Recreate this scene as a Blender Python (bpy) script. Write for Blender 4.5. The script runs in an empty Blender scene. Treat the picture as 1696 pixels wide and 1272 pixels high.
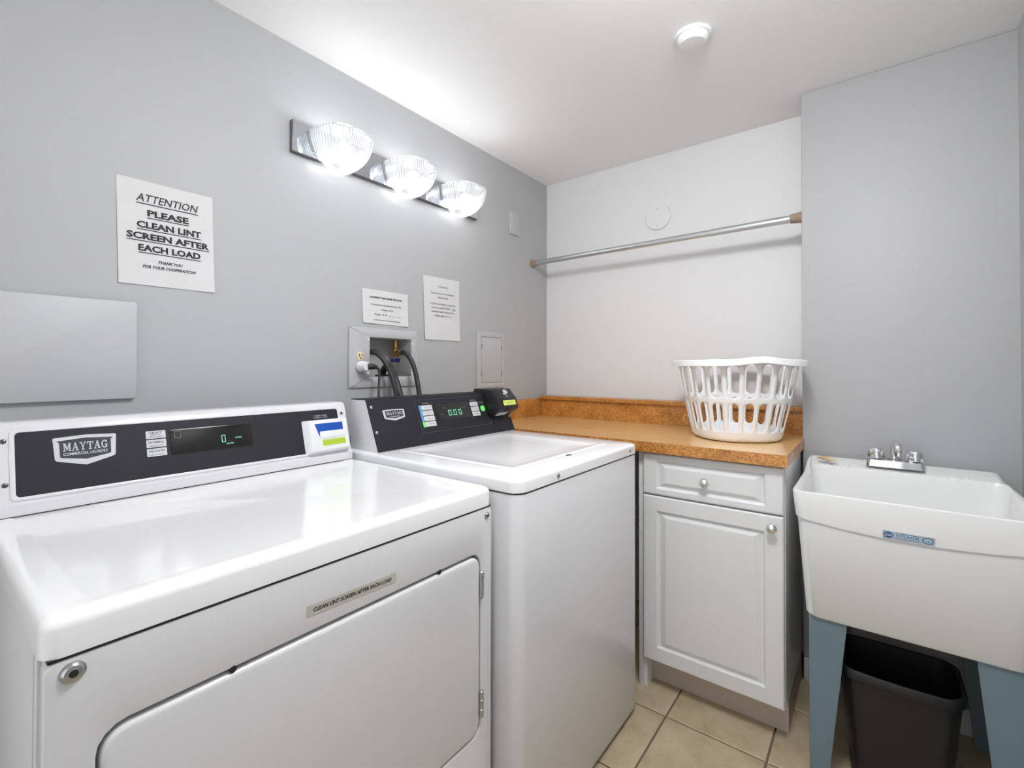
import bpy, bmesh, math, random
from mathutils import Vector, Matrix
random.seed(7)
PI = math.pi
S = bpy.context.scene
COL = S.collection

# ------------------------------------------------------------------ camera
cam_d = bpy.data.cameras.new('camera'); cam = bpy.data.objects.new('camera', cam_d); COL.objects.link(cam)
cam_d.sensor_width = 36.0
cam_d.lens = 36.0 * 780.08 / 1696.0
cam_d.shift_y = (599.93 - 636.0) / 1696.0
cam_d.clip_start = 0.02
_r = Vector((0.7940328, 0.60787229, 0.00178711)); _u = Vector((0.00520544, -0.00973937, 0.99993902)); _f = Vector((-0.60785263, 0.79397508, 0.01089762))
cam.matrix_world = Matrix(((_r.x, _u.x, -_f.x, 1.5094), (_r.y, _u.y, -_f.y, -2.3052), (_r.z, _u.z, -_f.z, 1.1849), (0, 0, 0, 1)))
S.camera = cam

# ------------------------------------------------------------------ world: soft even light from the open end of the room behind the camera
w = bpy.data.worlds.new('world'); S.world = w; w.use_nodes = True
bg = w.node_tree.nodes['Background']; bg.inputs[0].default_value = (0.96, 0.975, 1.0, 1); bg.inputs[1].default_value = 0.6
S.view_settings.view_transform = 'Standard'; S.view_settings.look = 'None'; S.view_settings.gamma = 1.0
S.view_settings.use_curve_mapping = False
S.view_settings.exposure = 1.14
BULB = 20.0          # bulb brightness of the wall fixture
CEIL_LAMP = 26.0      # diffuser brightness of the ceiling lamp behind the camera

# ------------------------------------------------------------------ room numbers (metres)
H = 2.2466; YS = -0.187; XJ = 1.2944; XR = 1.875; YO = -3.6

# ------------------------------------------------------------------ materials
MATS = {}
def mat(name, col, rough=0.5, metal=0.0, spec=0.5, coat=0.0, emit=None, estr=0.0):
    m = bpy.data.materials.new(name); m.use_nodes = True
    b = m.node_tree.nodes['Principled BSDF']
    b.inputs['Base Color'].default_value = (*col, 1); b.inputs['Roughness'].default_value = rough
    b.inputs['Metallic'].default_value = metal; b.inputs['Specular IOR Level'].default_value = spec
    b.inputs['Coat Weight'].default_value = coat
    if emit: b.inputs['Emission Color'].default_value = (*emit, 1); b.inputs['Emission Strength'].default_value = estr
    MATS[name] = m
    return m
def nd(m, t): return m.node_tree.nodes.new(t)
def lk(m, a, b): m.node_tree.links.new(a, b)
def bump(m, scale, strength, dist=0.002, detail=3.0, coords='Object', stretch=None):
    b = m.node_tree.nodes['Principled BSDF']
    tc = nd(m, 'ShaderNodeTexCoord'); n = nd(m, 'ShaderNodeTexNoise'); bp = nd(m, 'ShaderNodeBump')
    n.inputs['Scale'].default_value = scale; n.inputs['Detail'].default_value = detail
    bp.inputs['Strength'].default_value = strength; bp.inputs['Distance'].default_value = dist
    src = tc.outputs[coords]
    if stretch:
        mp = nd(m, 'ShaderNodeMapping'); mp.inputs['Scale'].default_value = stretch; lk(m, src, mp.inputs[0]); src = mp.outputs[0]
    lk(m, src, n.inputs['Vector']); lk(m, n.outputs[0], bp.inputs['Height']); lk(m, bp.outputs[0], b.inputs['Normal'])
def mottled(m, cols, scale, detail=6.0, rough_n=0.6, pos=None):
    b = m.node_tree.nodes['Principled BSDF']
    tc = nd(m, 'ShaderNodeTexCoord'); n = nd(m, 'ShaderNodeTexNoise'); cr = nd(m, 'ShaderNodeValToRGB')
    n.inputs['Scale'].default_value = scale; n.inputs['Detail'].default_value = detail; n.inputs['Roughness'].default_value = rough_n
    pos = pos or [0.3 + 0.4 * i / (len(cols) - 1) for i in range(len(cols))]
    e = cr.color_ramp.elements
    while len(e) < len(cols): e.new(0.5)
    for i, c in enumerate(cols): e[i].position = pos[i]; e[i].color = (*c, 1)
    lk(m, tc.outputs['Object'], n.inputs['Vector']); lk(m, n.outputs[0], cr.inputs[0]); lk(m, cr.outputs[0], b.inputs['Base Color'])
    return n, cr

m_wall = mat('wall_paint', (0.435, 0.44, 0.448), 0.55); bump(m_wall, 55, 0.12, 0.002, 4)
m_backwall = mat('alcove_pale', (0.74, 0.74, 0.745), 0.6); bump(m_backwall, 55, 0.10, 0.002, 4)  # paler than the other walls
m_ceil = mat('ceiling_paint', (0.88, 0.88, 0.88), 0.8); bump(m_ceil, 30, 0.15, 0.002, 5)
m_grout = mat('grout', (0.16, 0.125, 0.085), 0.9)
m_tile = mat('floor_tile', (0.45, 0.37, 0.27), 0.45); mottled(m_tile, [(0.37, 0.29, 0.18), (0.47, 0.38, 0.25), (0.55, 0.46, 0.33)], 9); 
m_white = mat('white_enamel_shaded', (0.705, 0.705, 0.72), 0.22, spec=0.5, coat=0.25); bump(m_white, 420, 0.025, 0.0006, 2)  # enamel toned down in colour for the weaker light on the machine fronts
m_white_lit = mat('white_enamel_lit', (0.88, 0.88, 0.89), 0.16, spec=0.5, coat=0.2)  # same enamel, lighter colour painted in for the light falling on the tops
m_plastic = mat('white_plastic', (0.80, 0.80, 0.81), 0.35)
m_fascia = mat('charcoal_fascia', (0.020, 0.020, 0.026), 0.5, spec=0.25); bump(m_fascia, 700, 0.06, 0.0004, 2)
m_black = mat('black_plastic', (0.012, 0.012, 0.014), 0.38)
m_screen = mat('dark_screen', (0.014, 0.013, 0.013), 0.12)
m_silver = mat('silver_print', (0.56, 0.57, 0.60), 0.45)
m_navy = mat('navy_print', (0.018, 0.024, 0.036), 0.5)
m_chrome = mat('chrome', (0.80, 0.81, 0.83), 0.10, 1.0)
m_steel = mat('steel', (0.50, 0.51, 0.52), 0.28, 1.0)
m_darksteel = mat('dark_steel', (0.16, 0.16, 0.16), 0.4, 1.0)
m_mirror = mat('polished_backplate', (0.62, 0.65, 0.69), 0.06, 1.0)
m_edge = mat('backplate_edge', (0.22, 0.22, 0.23), 0.3, 1.0)
m_rod = mat('galvanised_rod', (0.60, 0.63, 0.64), 0.36, 1.0)
m_tan = mat('tan_rubber', (0.30, 0.22, 0.15), 0.6)
m_brass = mat('brass', (0.52, 0.30, 0.11), 0.3, 1.0)
m_bluevalve = mat('blue_handle', (0.012, 0.02, 0.16), 0.4)
m_hose = mat('black_rubber', (0.022, 0.022, 0.024), 0.42)
m_ivory = mat('ivory_plastic', (0.66, 0.57, 0.38), 0.4)
m_slot = mat('slot_dark', (0.01, 0.01, 0.01), 0.7)
m_recess = mat('recess_grey', (0.42, 0.42, 0.41), 0.7)
m_paper = mat('paper', (0.66, 0.66, 0.665), 0.7); bump(m_paper, 14, 0.25, 0.004, 3)
m_ink = mat('ink', (0.018, 0.018, 0.022), 0.7)
m_greyink = mat('grey_ink', (0.25, 0.25, 0.25), 0.7)
m_cream = mat('cream_tape', (0.52, 0.49, 0.43), 0.5)
m_label = mat('label_white', (0.60, 0.61, 0.62), 0.5)
m_blue = mat('blue_label', (0.006, 0.075, 0.40), 0.35)
m_ltblue = mat('light_blue_strip', (0.10, 0.30, 0.60), 0.4)
m_lcd = mat('green_lcd', (0.33, 0.44, 0.03), 0.4, emit=(0.35, 0.5, 0.03), estr=0.12)
m_lcd2 = mat('yellow_lcd', (0.45, 0.52, 0.10), 0.4, emit=(0.5, 0.6, 0.12), estr=0.25)
m_green = mat('green_button', (0.10, 0.50, 0.10), 0.4, emit=(0.15, 0.7, 0.12), estr=0.25)
m_digit = mat('green_digits', (0.10, 0.3, 0.2), 0.5, emit=(0.16, 0.60, 0.38), estr=0.3)
m_dim = mat('dim_digits', (0.06, 0.14, 0.10), 0.5, emit=(0.08, 0.25, 0.16), estr=0.2)
m_cab = mat('cabinet_white', (0.74, 0.745, 0.75), 0.32)
m_toe = mat('toe_kick', (0.52, 0.45, 0.37), 0.7)
m_tub = mat('tub_plastic', (0.80, 0.805, 0.80), 0.30); bump(m_tub, 160, 0.03, 0.001, 3)
m_leg = mat('blue_grey_steel', (0.15, 0.215, 0.255), 0.42)
m_can = mat('black_bin', (0.010, 0.010, 0.011), 0.36); bump(m_can, 500, 0.15, 0.0006, 2)
m_basket = mat('basket_plastic', (0.85, 0.85, 0.86), 0.35)
m_soap = mat('dried_soap', (0.58, 0.42, 0.24), 0.6); mottled(m_soap, [(0.30, 0.20, 0.09), (0.60, 0.44, 0.26), (0.68, 0.54, 0.36)], 60)
m_tape = mat('painted_metal', (0.48, 0.485, 0.495), 0.45)
m_bulb = mat('bulb_glow', (1, 1, 1), 0.5, emit=(0.985, 0.99, 1.0), estr=BULB)
m_diff = mat('lamp_diffuser', (1, 1, 1), 0.5, emit=(0.985, 0.99, 1.0), estr=CEIL_LAMP)

# laminate worktop: warm brown mottle with pale and dark flecks
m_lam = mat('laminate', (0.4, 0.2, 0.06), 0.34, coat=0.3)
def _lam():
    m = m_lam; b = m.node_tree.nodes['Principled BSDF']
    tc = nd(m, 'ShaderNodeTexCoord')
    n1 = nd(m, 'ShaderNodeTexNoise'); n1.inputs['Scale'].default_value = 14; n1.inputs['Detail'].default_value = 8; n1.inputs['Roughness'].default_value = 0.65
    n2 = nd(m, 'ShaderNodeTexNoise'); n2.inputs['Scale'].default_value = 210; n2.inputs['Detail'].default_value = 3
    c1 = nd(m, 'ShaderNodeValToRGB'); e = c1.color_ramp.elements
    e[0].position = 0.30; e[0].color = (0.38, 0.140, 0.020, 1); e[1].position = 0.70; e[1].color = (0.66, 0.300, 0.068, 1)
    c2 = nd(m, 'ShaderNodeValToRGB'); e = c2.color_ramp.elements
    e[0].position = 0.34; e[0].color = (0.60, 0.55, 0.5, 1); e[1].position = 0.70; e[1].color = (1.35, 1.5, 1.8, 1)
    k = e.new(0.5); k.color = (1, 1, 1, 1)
    mx = nd(m, 'ShaderNodeMix'); mx.data_type = 'RGBA'; mx.blend_type = 'MULTIPLY'; mx.inputs[0].default_value = 1.0
    lk(m, tc.outputs['Object'], n1.inputs['Vector']); lk(m, tc.outputs['Object'], n2.inputs['Vector'])
    lk(m, n1.outputs[0], c1.inputs[0]); lk(m, n2.outputs[0], c2.inputs[0])
    lk(m, c1.outputs[0], mx.inputs[6]); lk(m, c2.outputs[0], mx.inputs[7]); lk(m, mx.outputs[2], b.inputs['Base Color'])
_lam()

# the counter's top: same laminate, its grazing gloss painted in as paler, streaked colour
m_lamsheen = mat('laminate_top_sheen', (0.6, 0.36, 0.15), 0.30, coat=0.8)
_n, _c = mottled(m_lamsheen, [(0.74, 0.43, 0.165), (0.83, 0.52, 0.225), (0.88, 0.60, 0.295)], 9, 7, 0.6)
_mp = nd(m_lamsheen, 'ShaderNodeMapping'); _mp.inputs['Scale'].default_value = (0.45, 2.2, 1); _tc = nd(m_lamsheen, 'ShaderNodeTexCoord')
lk(m_lamsheen, _tc.outputs['Object'], _mp.inputs[0]); lk(m_lamsheen, _mp.outputs[0], _n.inputs['Vector'])

# pressed ribbed glass of the lamp shades: clear with a milky scatter and a sheen
m_glass = bpy.data.materials.new('ribbed_glass'); m_glass.use_nodes = True
def _glass():
    t = m_glass.node_tree; t.nodes.clear()
    out = t.nodes.new('ShaderNodeOutputMaterial'); tr = t.nodes.new('ShaderNodeBsdfTransparent'); tl = t.nodes.new('ShaderNodeBsdfTranslucent')
    gl = t.nodes.new('ShaderNodeBsdfGlossy'); fr = t.nodes.new('ShaderNodeFresnel'); a = t.nodes.new('ShaderNodeMixShader'); b = t.nodes.new('ShaderNodeMixShader')
    tr.inputs[0].default_value = (0.96, 0.97, 0.98, 1); tl.inputs[0].default_value = (0.95, 0.96, 0.98, 1)
    gl.inputs[0].default_value = (1, 1, 1, 1); gl.inputs['Roughness'].default_value = 0.08; fr.inputs[0].default_value = 1.5
    lw = t.nodes.new('ShaderNodeLayerWeight'); lw.inputs[0].default_value = 0.35
    mp = t.nodes.new('ShaderNodeMapRange'); mp.inputs[3].default_value = 0.05; mp.inputs[4].default_value = 0.38
    t.links.new(lw.outputs['Facing'], mp.inputs[0]); t.links.new(mp.outputs[0], a.inputs[0])
    t.links.new(tr.outputs[0], a.inputs[1]); t.links.new(tl.outputs[0], a.inputs[2])
    t.links.new(fr.outputs[0], b.inputs[0]); t.links.new(a.outputs[0], b.inputs[1]); t.links.new(gl.outputs[0], b.inputs[2])
    t.links.new(b.outputs[0], out.inputs['Surface'])
_glass()

# ------------------------------------------------------------------ mesh helpers
class G:
    """collects vertices and faces in world coordinates"""
    def __init__(s): s.v = []; s.f = []
    def add(s, vs, fs):
        o = len(s.v); s.v += [tuple(p) for p in vs]; s.f += [tuple(i + o for i in f) for f in fs]; return s
    def box(s, x0, x1, y0, y1, z0, z1):
        vs = [(x, y, z) for z in (z0, z1) for y in (y0, y1) for x in (x0, x1)]
        return s.add(vs, [(0, 2, 3, 1), (4, 5, 7, 6), (0, 1, 5, 4), (2, 6, 7, 3), (0, 4, 6, 2), (1, 3, 7, 5)])
    def loops(s, ls, cap0=False, cap1=False, closed=True):
        """skin a stack of equal-length point loops"""
        n = len(ls[0]); o = len(s.v)
        for l in ls: s.v += [tuple(p) for p in l]
        for k in range(len(ls) - 1):
            for i in range(n if closed else n - 1):
                j = (i + 1) % n
                s.f.append((o + k * n + i, o + k * n + j, o + (k + 1) * n + j, o + (k + 1) * n + i))
        if cap0: s.f.append(tuple(o + i for i in reversed(range(n))))
        if cap1: s.f.append(tuple(o + (len(ls) - 1) * n + i for i in range(n)))
        return s
    def lathe(s, c, axis, prof, n=20, cap0=True, cap1=True):
        """prof: (radius, distance along axis)"""
        a = Vector(axis).normalized(); t = a.orthogonal().normalized(); b = a.cross(t); c = Vector(c)
        ls = [[c + a * h + (t * math.cos(2 * PI * i / n) + b * math.sin(2 * PI * i / n)) * max(r, 1e-5) for i in range(n)] for r, h in prof]
        return s.loops(ls, cap0, cap1)
    def tube(s, pts, r, n=10, rad=None, cap=True):
        pts = [Vector(p) for p in pts]; ls = []; up = None
        for i, p in enumerate(pts):
            d = (pts[min(i + 1, len(pts) - 1)] - pts[max(i - 1, 0)]).normalized()
            if up is None: up = d.orthogonal().normalized()
            up = (up - d * up.dot(d)).normalized(); b = d.cross(up)
            rr = rad[i] if rad else r
            ls.append([p + (up * math.cos(2 * PI * k / n) + b * math.sin(2 * PI * k / n)) * rr for k in range(n)])
        return s.loops(ls, cap, cap)

def spline(pts, n=8):
    """Catmull-Rom through the points"""
    P = [Vector(p) for p in pts]; P = [P[0] * 2 - P[1]] + P + [P[-1] * 2 - P[-2]]; out = []
    for i in range(1, len(P) - 2):
        for k in range(n):
            t = k / n; a, b, c, d = P[i - 1:i + 3]
            out.append(0.5 * ((2 * b) + (c - a) * t + (2 * a - 5 * b + 4 * c - d) * t * t + (3 * b - a - 3 * c + d) * t ** 3))
    return out + [P[-2]]

def rr(a0, a1, b0, b1, r, nc=5, ne=1):
    """rounded rectangle, counter-clockwise list of (a, b)"""
    r = max(r, 1e-4); out = []
    cs = [(a1 - r, b0 + r, -PI / 2), (a1 - r, b1 - r, 0), (a0 + r, b1 - r, PI / 2), (a0 + r, b0 + r, PI)]
    for q, (ca, cb, st) in enumerate(cs):
        arc = [(ca + r * math.cos(st + PI / 2 * i / nc), cb + r * math.sin(st + PI / 2 * i / nc)) for i in range(nc + 1)]
        out += arc
        na, nb, ns = cs[(q + 1) % 4]; nx = (na + r * math.cos(ns), nb + r * math.sin(ns)); l = arc[-1]
        out += [(l[0] + (nx[0] - l[0]) * k / ne, l[1] + (nx[1] - l[1]) * k / ne) for k in range(1, ne)]
    return out

def root_of(o):
    while o.parent: o = o.parent
    return o
def build(name, g, m, parent=None, bevel=0.0, seg=2, angle=35, smooth=True, flipfix=True):
    me = bpy.data.meshes.new(name)
    vs = g.v
    if parent is not None: off = root_of(parent).location
    else:
        xs = [p[0] for p in vs]; ys = [p[1] for p in vs]; zs = [p[2] for p in vs]
        off = Vector(((min(xs) + max(xs)) / 2, (min(ys) + max(ys)) / 2, min(zs)))
    me.from_pydata([(p[0] - off[0], p[1] - off[1], p[2] - off[2]) for p in vs], [], g.f)
    bm = bmesh.new(); bm.from_mesh(me)
    bmesh.ops.remove_doubles(bm, verts=bm.verts, dist=1e-6)
    if flipfix: bmesh.ops.recalc_face_normals(bm, faces=bm.faces)
    if bevel > 0:
        es = [e for e in bm.edges if len(e.link_faces) == 2 and e.calc_face_angle(0) > math.radians(angle)]
        bmesh.ops.bevel(bm, geom=es, offset=bevel, segments=seg, affect='EDGES', profile=0.5, clamp_overlap=True)
    bm.to_mesh(me); bm.free()
    if smooth:
        me.shade_smooth()
        me.set_sharp_from_angle(angle=math.radians(38))
    me.materials.append(m)
    o = bpy.data.objects.new(name, me); COL.objects.link(o)
    if parent is not None: o.parent = parent
    else: o.location = off
    return o
def thing(name, label, cat, loc, group=None):
    o = bpy.data.objects.new(name, None); COL.objects.link(o); o.location = loc; o.empty_display_size = 0.05
    o['label'] = label; o['category'] = cat
    if group: o['group'] = group
    return o
def tag(o, label, cat, group=None):
    o['label'] = label; o['category'] = cat
    if group: o['group'] = group
    return o
def struct(o): o['kind'] = 'structure'; return o

class Frame:
    """a flat face: origin, reading direction, up direction; maps (u, v, h) to the world"""
    def __init__(s, o, u, v): s.o = Vector(o); s.u = Vector(u).normalized(); s.v = Vector(v).normalized(); s.n = s.u.cross(s.v)
    def __call__(s, u, v, h=0.0): return s.o + s.u * u + s.v * v + s.n * h
def plate(fr, pts, h0, h1, g=None):
    g = g or G()
    return g.loops([[fr(u, v, h0) for u, v in pts], [fr(u, v, h1) for u, v in pts]], True, True)
def ring(fr, outer, inner, h0, h1, g=None):
    g = g or G()
    A = [[fr(u, v, h) for u, v in p] for p, h in ((outer, h0), (outer, h1), (inner, h1), (inner, h0), (outer, h0))]
    return g.loops(A)
def flat(fr, pts, h, g=None):
    g = g or G(); o = len(g.v); g.v += [tuple(fr(u, v, h)) for u, v in pts]; g.f.append(tuple(range(o, o + len(pts)))); return g

def text_geo(fr, body, cu, cv, height, width=None, h=0.0006, bold=0.0, shear=0.0, g=None, slope=0.0, align='CENTER'):
    """flat lettering; height is cap height, width stretches the line to a given length"""
    c = bpy.data.curves.new('lettering_source', 'FONT'); c.body = body; c.align_x = 'CENTER'; c.size = 1.0
    c.offset = bold; c.shear = shear; c.resolution_u = 2; c.fill_mode = 'FRONT'
    ob = bpy.data.objects.new('lettering_source', c); COL.objects.link(ob)
    dg = bpy.context.evaluated_depsgraph_get(); dg.update()
    me = bpy.data.meshes.new_from_object(ob.evaluated_get(dg))
    vs = [(p.co.x, p.co.y) for p in me.vertices]; fs = [tuple(p.vertices) for p in me.polygons]
    bpy.data.objects.remove(ob); bpy.data.curves.remove(c); bpy.data.meshes.remove(me)
    g = g or G()
    if not vs: return g
    x0 = min(p[0] for p in vs); x1 = max(p[0] for p in vs)
    sy = height / 0.73; sx = sy if width is None else width / (x1 - x0); mx = (x0 + x1) / 2
    ww = (x1 - x0) * sx
    sh = {'CENTER': 0, 'LEFT': ww / 2, 'RIGHT': -ww / 2}[align]
    return g.add([fr(cu + sh + (x - mx) * sx, cv - height / 2 + y * sy + slope * ((x - mx) * sx), h) for x, y in vs], fs)

# slab-serif capitals drawn by hand for the maker's emblem, in a unit cell
def _q(x0, y0, x1, y1): return [(x0, y0), (x1, y0), (x1, y1), (x0, y1)]
def _d(xa, ya, xb, yb, wd): return [(xa, ya), (xa + wd, ya), (xb + wd, yb), (xb, yb)]
SERIF = {
 'M': (1.12, [_q(.10, 0, .22, 1), _q(.84, 0, 1.04, 1), _d(.12, 1, .47, .12, .22), _d(.47, .12, .80, 1, .14), _q(.0, 0, .34, .11), _q(.74, 0, 1.12, .11), _q(.0, .89, .26, 1), _q(.86, .89, 1.12, 1)]),
 'A': (1.0, [_d(.10, 0, .44, 1, .09), _d(.68, 0, .38, 1, .22), _q(.24, .28, .72, .38), _q(.0, 0, .32, .11), _q(.56, 0, 1.0, .11)]),
 'Y': (1.0, [_q(.40, 0, .60, .48), _d(.42, .42, .10, 1, .20), _d(.48, .42, .80, 1, .10), _q(.28, 0, .72, .11), _q(.0, .89, .40, 1), _q(.66, .89, 1.0, 1)]),
 'T': (.92, [_q(.36, 0, .56, 1), _q(.02, .87, .90, 1), _q(.0, .66, .10, 1), _q(.82, .66, .92, 1), _q(.24, 0, .68, .11)]),
 'G': (.98, [_q(.70, .04, .86, .44), _q(.54, .36, .96, .47), _q(.76, .66, .86, 1.0)]),
}
def serif_geo(fr, word, u0, u1, v0, v1, h, g=None):
    g = g or G(); tot = sum(SERIF[c][0] for c in word) + 0.10 * (len(word) - 1); x = 0; k = (u1 - u0) / tot
    for c in word:
        wd, ps = SERIF[c]
        for p in ps: flat(fr, [(u0 + (x + a) * k, v0 + b * (v1 - v0)) for a, b in p], h, g)
        if c == 'G':
            n = 16
            for i in range(n):
                a0 = math.radians(38 + 284 * i / n); a1 = math.radians(38 + 284 * (i + 1) / n)
                ro, ri = (.46, .52), (.27, .39)
                q = [(.48 + r_[0] * math.cos(a), .5 + r_[1] * math.sin(a)) for r_, a in ((ri, a0), (ro, a0), (ro, a1), (ri, a1))]
                flat(fr, [(u0 + (x + a) * k, v0 + b * (v1 - v0)) for a, b in q], h, g)
        x += wd + 0.10
    return g

# ================================================================== THE SETTING
WL = Frame((0, 0, 0), (0, 1, 0), (0, 0, 1))          # left wall face: u = Y, v = Z, normal +X
HOLE = (-1.223, -1.0235, 1.148, 1.297)
wall_left = struct(build('wall_left', ring(WL, rr(YO, 0, 0, H, 0, 1), rr(*HOLE, 0, 1), -0.12, 0), m_wall, smooth=False))
wall_back = struct(build('wall_back', G().box(-0.12, XJ + 0.12, 0, 0.12, 0, H), m_backwall, smooth=False))
wall_jog = struct(build('wall_jog', G().box(XJ, XR + 0.12, YS, 0.0, 0, H), m_wall, bevel=0.004))
wall_right = struct(build('wall_right', G().box(XR, XR + 0.12, YO, YS, 0, H), m_wall, smooth=False))
ceiling = struct(build('ceiling', G().box(-0.12, XR + 0.12, YO, 0.12, H, H + 0.1), m_ceil, smooth=False))
floor = struct(build('floor', G().box(-0.12, XR + 0.12, YO, 0.12, -0.08, -0.005), m_grout, smooth=False))
bb = struct(build('baseboard_jog', G().box(XJ + 0.002, XR, YS - 0.014, YS, 0.0, 0.085), m_cab, bevel=0.003))
bb2 = struct(build('baseboard_right', G().box(XR - 0.014, XR, YO, YS - 0.014, 0.0, 0.085), m_cab, bevel=0.003))
# floor tiles, 12 inch grid
T = 0.305; tile_me = None
xs = [0.945 + T * i for i in range(-4, 4)]; ys = [-0.7045 + T * j for j in range(-10, 3)]
shared = {}
for x in xs:
    for y in ys:
        a0, a1, b0, b1 = max(x, 0.0), min(x + T, XR), max(y, YO), min(y + T, 0.0)
        if a1 > XJ and a0 > XJ - 0.06: b1 = min(b1, YS)
        if a1 - a0 < 0.02 or b1 - b0 < 0.02: continue
        key = (round(a1 - a0, 3), round(b1 - b0, 3))
        if key not in shared:
            hx, hy = key[0] / 2 - 0.003, key[1] / 2 - 0.003
            g = G().loops([[(sx * (hx - i), sy * (hy - i), z) for sx, sy in ((-1, -1), (1, -1), (1, 1), (-1, 1))] for i, z in ((0, -0.005), (0, -0.0015), (0.002, 0.0))], True, True)
            me = bpy.data.meshes.new('tile'); me.from_pydata(g.v, [], g.f); me.materials.append(m_tile); shared[key] = me
        o = bpy.data.objects.new('tile', shared[key]); COL.objects.link(o); o.parent = floor
        o.location = Vector(((a0 + a1) / 2, (b0 + b1) / 2, 0)) - floor.location

# ================================================================== DRYER
DX, DY0, DY1 = 0.790, -2.208, -1.443                   # front, side nearest the camera's corner, side by the washer
dry = thing('dryer', 'white coin laundry dryer with wide charcoal console and side-hinged front door', 'dryer', ((DX + 0.1) / 2, (DY0 + DY1) / 2, 0))
FD = Frame((DX, 0, 0), (0, 1, 0), (0, 0, 1))
build('cabinet_body', G().box(0.10, DX - 0.024, DY0 + 0.006, DY1 - 0.004, 0.02, 0.8568), m_white, dry, bevel=0.003)
for yy in (DY0 + 0.06, DY1 - 0.06):
    for xx in (0.16, DX - 0.08): build('foot', G().lathe((xx, yy, 0), (0, 0, 1), [(0.018, 0), (0.018, 0.01), (0.010, 0.012), (0.010, 0.021)], 12), m_black, dry)
# side panel rib by the front corner
build('side_flange', G().box(DX - 0.052, DX - 0.030, DY0 + 0.0015, DY0 + 0.007, 0.03, 0.855), m_white, dry, bevel=0.002)
dDoor = (-2.160, -1.4825, 0.345, 0.7595)
build('front_panel', ring(FD, rr(DY0 + 0.003, DY1 - 0.001, 0.030, 0.8570, 0.012, 4), rr(*dDoor, 0.030, 4), -0.022, 0), m_white, dry, bevel=0.0028, seg=3)
build('top_seam_shade', G().box(0.12, DX + 0.0006, DY0 + 0.006, DY1 - 0.006, 0.8571, 0.8606), m_black, dry, smooth=False)  # added black strip that paints the shadow line under the top panel
door = build('door', plate(FD, rr(dDoor[0] + 0.004, dDoor[1] - 0.0035, dDoor[2] + 0.004, dDoor[3] - 0.006, 0.027, 5), -0.020, 0.002), m_white, dry, bevel=0.007, seg=3)
for z in (0.686, 0.414):
    hg = G().lathe((DX + 0.0035, dDoor[1] - 0.001, z - 0.031), (0, 0, 1), [(0.003, 0), (0.0052, 0.002), (0.0052, 0.020), (0.0044, 0.0205), (0.0044, 0.0215), (0.0052, 0.022), (0.0052, 0.042), (0.0044, 0.0425), (0.0044, 0.0435), (0.0052, 0.044), (0.0052, 0.060), (0.003, 0.062)], 12)
    build('hinge', hg, m_steel, dry)
for y in (-2.012, -1.612): build('door_bumper', G().lathe((DX - 0.004, y, 0.7575), (1, 0, 0), [(0.005, 0), (0.005, 0.004), (0.003, 0.005)], 10), m_black, dry)
def screw(c, axis, r, parent, m=m_steel, name='screw'):
    s = build(name, G().lathe(c, axis, [(r * 1.25, 0), (r * 1.25, r * 0.15), (r, r * 0.25), (r * 0.85, r * 0.5), (r * 0.45, r * 0.62), (r * 0.42, r * 0.3)], 16), m, parent)
    build('screw_socket', G().lathe(Vector(c) + Vector(axis).normalized() * r * 0.5, axis, [(r * 0.46, 0), (r * 0.46, r * 0.16), (r * 0.2, r * 0.17)], 10), m_slot, s)
    return s
screw((DX, -2.181, 0.840), (1, 0, 0), 0.0095, dry); screw((DX, -1.4615, 0.8385), (1, 0, 0), 0.0065, dry)
# top with a shallow raised border
top = G()
def toploop(x0, x1, y0, y1, r, z): return [(a, b, z) for a, b in rr(x0, x1, y0, y1, r, 6)]
e = 0.0
dl = [toploop(0.10, DX + 0.0015, DY0, DY1 + 0.001, 0.020, 0.8605)]
for a in range(0, 5):
    t = a / 4 * PI / 2; i = 0.012 * (1 - math.cos(t)); z = 0.891 + 0.012 * math.sin(t)
    dl.append(toploop(0.10 + i, DX + 0.0015 - i, DY0 + i, DY1 + 0.001 - i, 0.020, z))
dl.append(toploop(0.13, DX - 0.030, DY0 + 0.034, DY1 - 0.033, 0.020, 0.9030))
dl.append(toploop(0.14, DX - 0.040, DY0 + 0.044, DY1 - 0.043, 0.018, 0.9012))
build('top_panel', top.loops(dl, True, True), m_white_lit, dry)
# console
cons = [(0.10, 0.9005), (0.2345, 0.9005), (0.2330, 0.9245), (0.2275, 0.9275), (0.1885, 1.0645), (0.1845, 1.0715), (0.1760, 1.0755), (0.1250, 1.0755), (0.10, 1.0650)]
cy0, cy1 = -2.2200, -1.4475
def console_loop(y, i): 
    cx = sum(p[0] for p in cons) / len(cons); cz = sum(p[1] for p in cons) / len(cons)
    return [(cx + (p[0] - cx) * (1 - i), y, cz + (p[1] - cz) * (1 - i) - (cz - 0.9005) * i * 0.0) for p in cons]
con = build('console', G().loops([console_loop(cy0, 0.02), console_loop(cy0 + 0.004, 0), console_loop(cy1 - 0.004, 0), console_loop(cy1, 0.02)], True, True), m_white, dry)
build('console_seam_shade', G().box(0.12, 0.2356, cy0 + 0.003, cy1 - 0.002, 0.9024, 0.9040), m_black, dry, smooth=False)  # added black strip, paints the shaded seam at the foot of the console
DV = Vector((-0.0390, 0, 0.1370)).normalized()
FC = Frame((0.2275, 0, 0.9275), (0, 1, 0), DV)          # console face, v = distance up the slope
def cv(z): return (z - 0.9275) / DV.z
build('console_bezel', ring(FC, rr(-2.1740, -1.4690, cv(0.9300), cv(1.0620), 0.010), rr(-2.1660, -1.4770, cv(0.9365), cv(1.0560), 0.007), -0.001, 0.0022), m_white, dry, bevel=0.001, seg=2)
fas = build('fascia', plate(FC, rr(-2.1665, -1.4765, cv(0.9360), cv(1.0565), 0.007), -0.001, 0.0010), m_fascia, dry)
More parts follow.
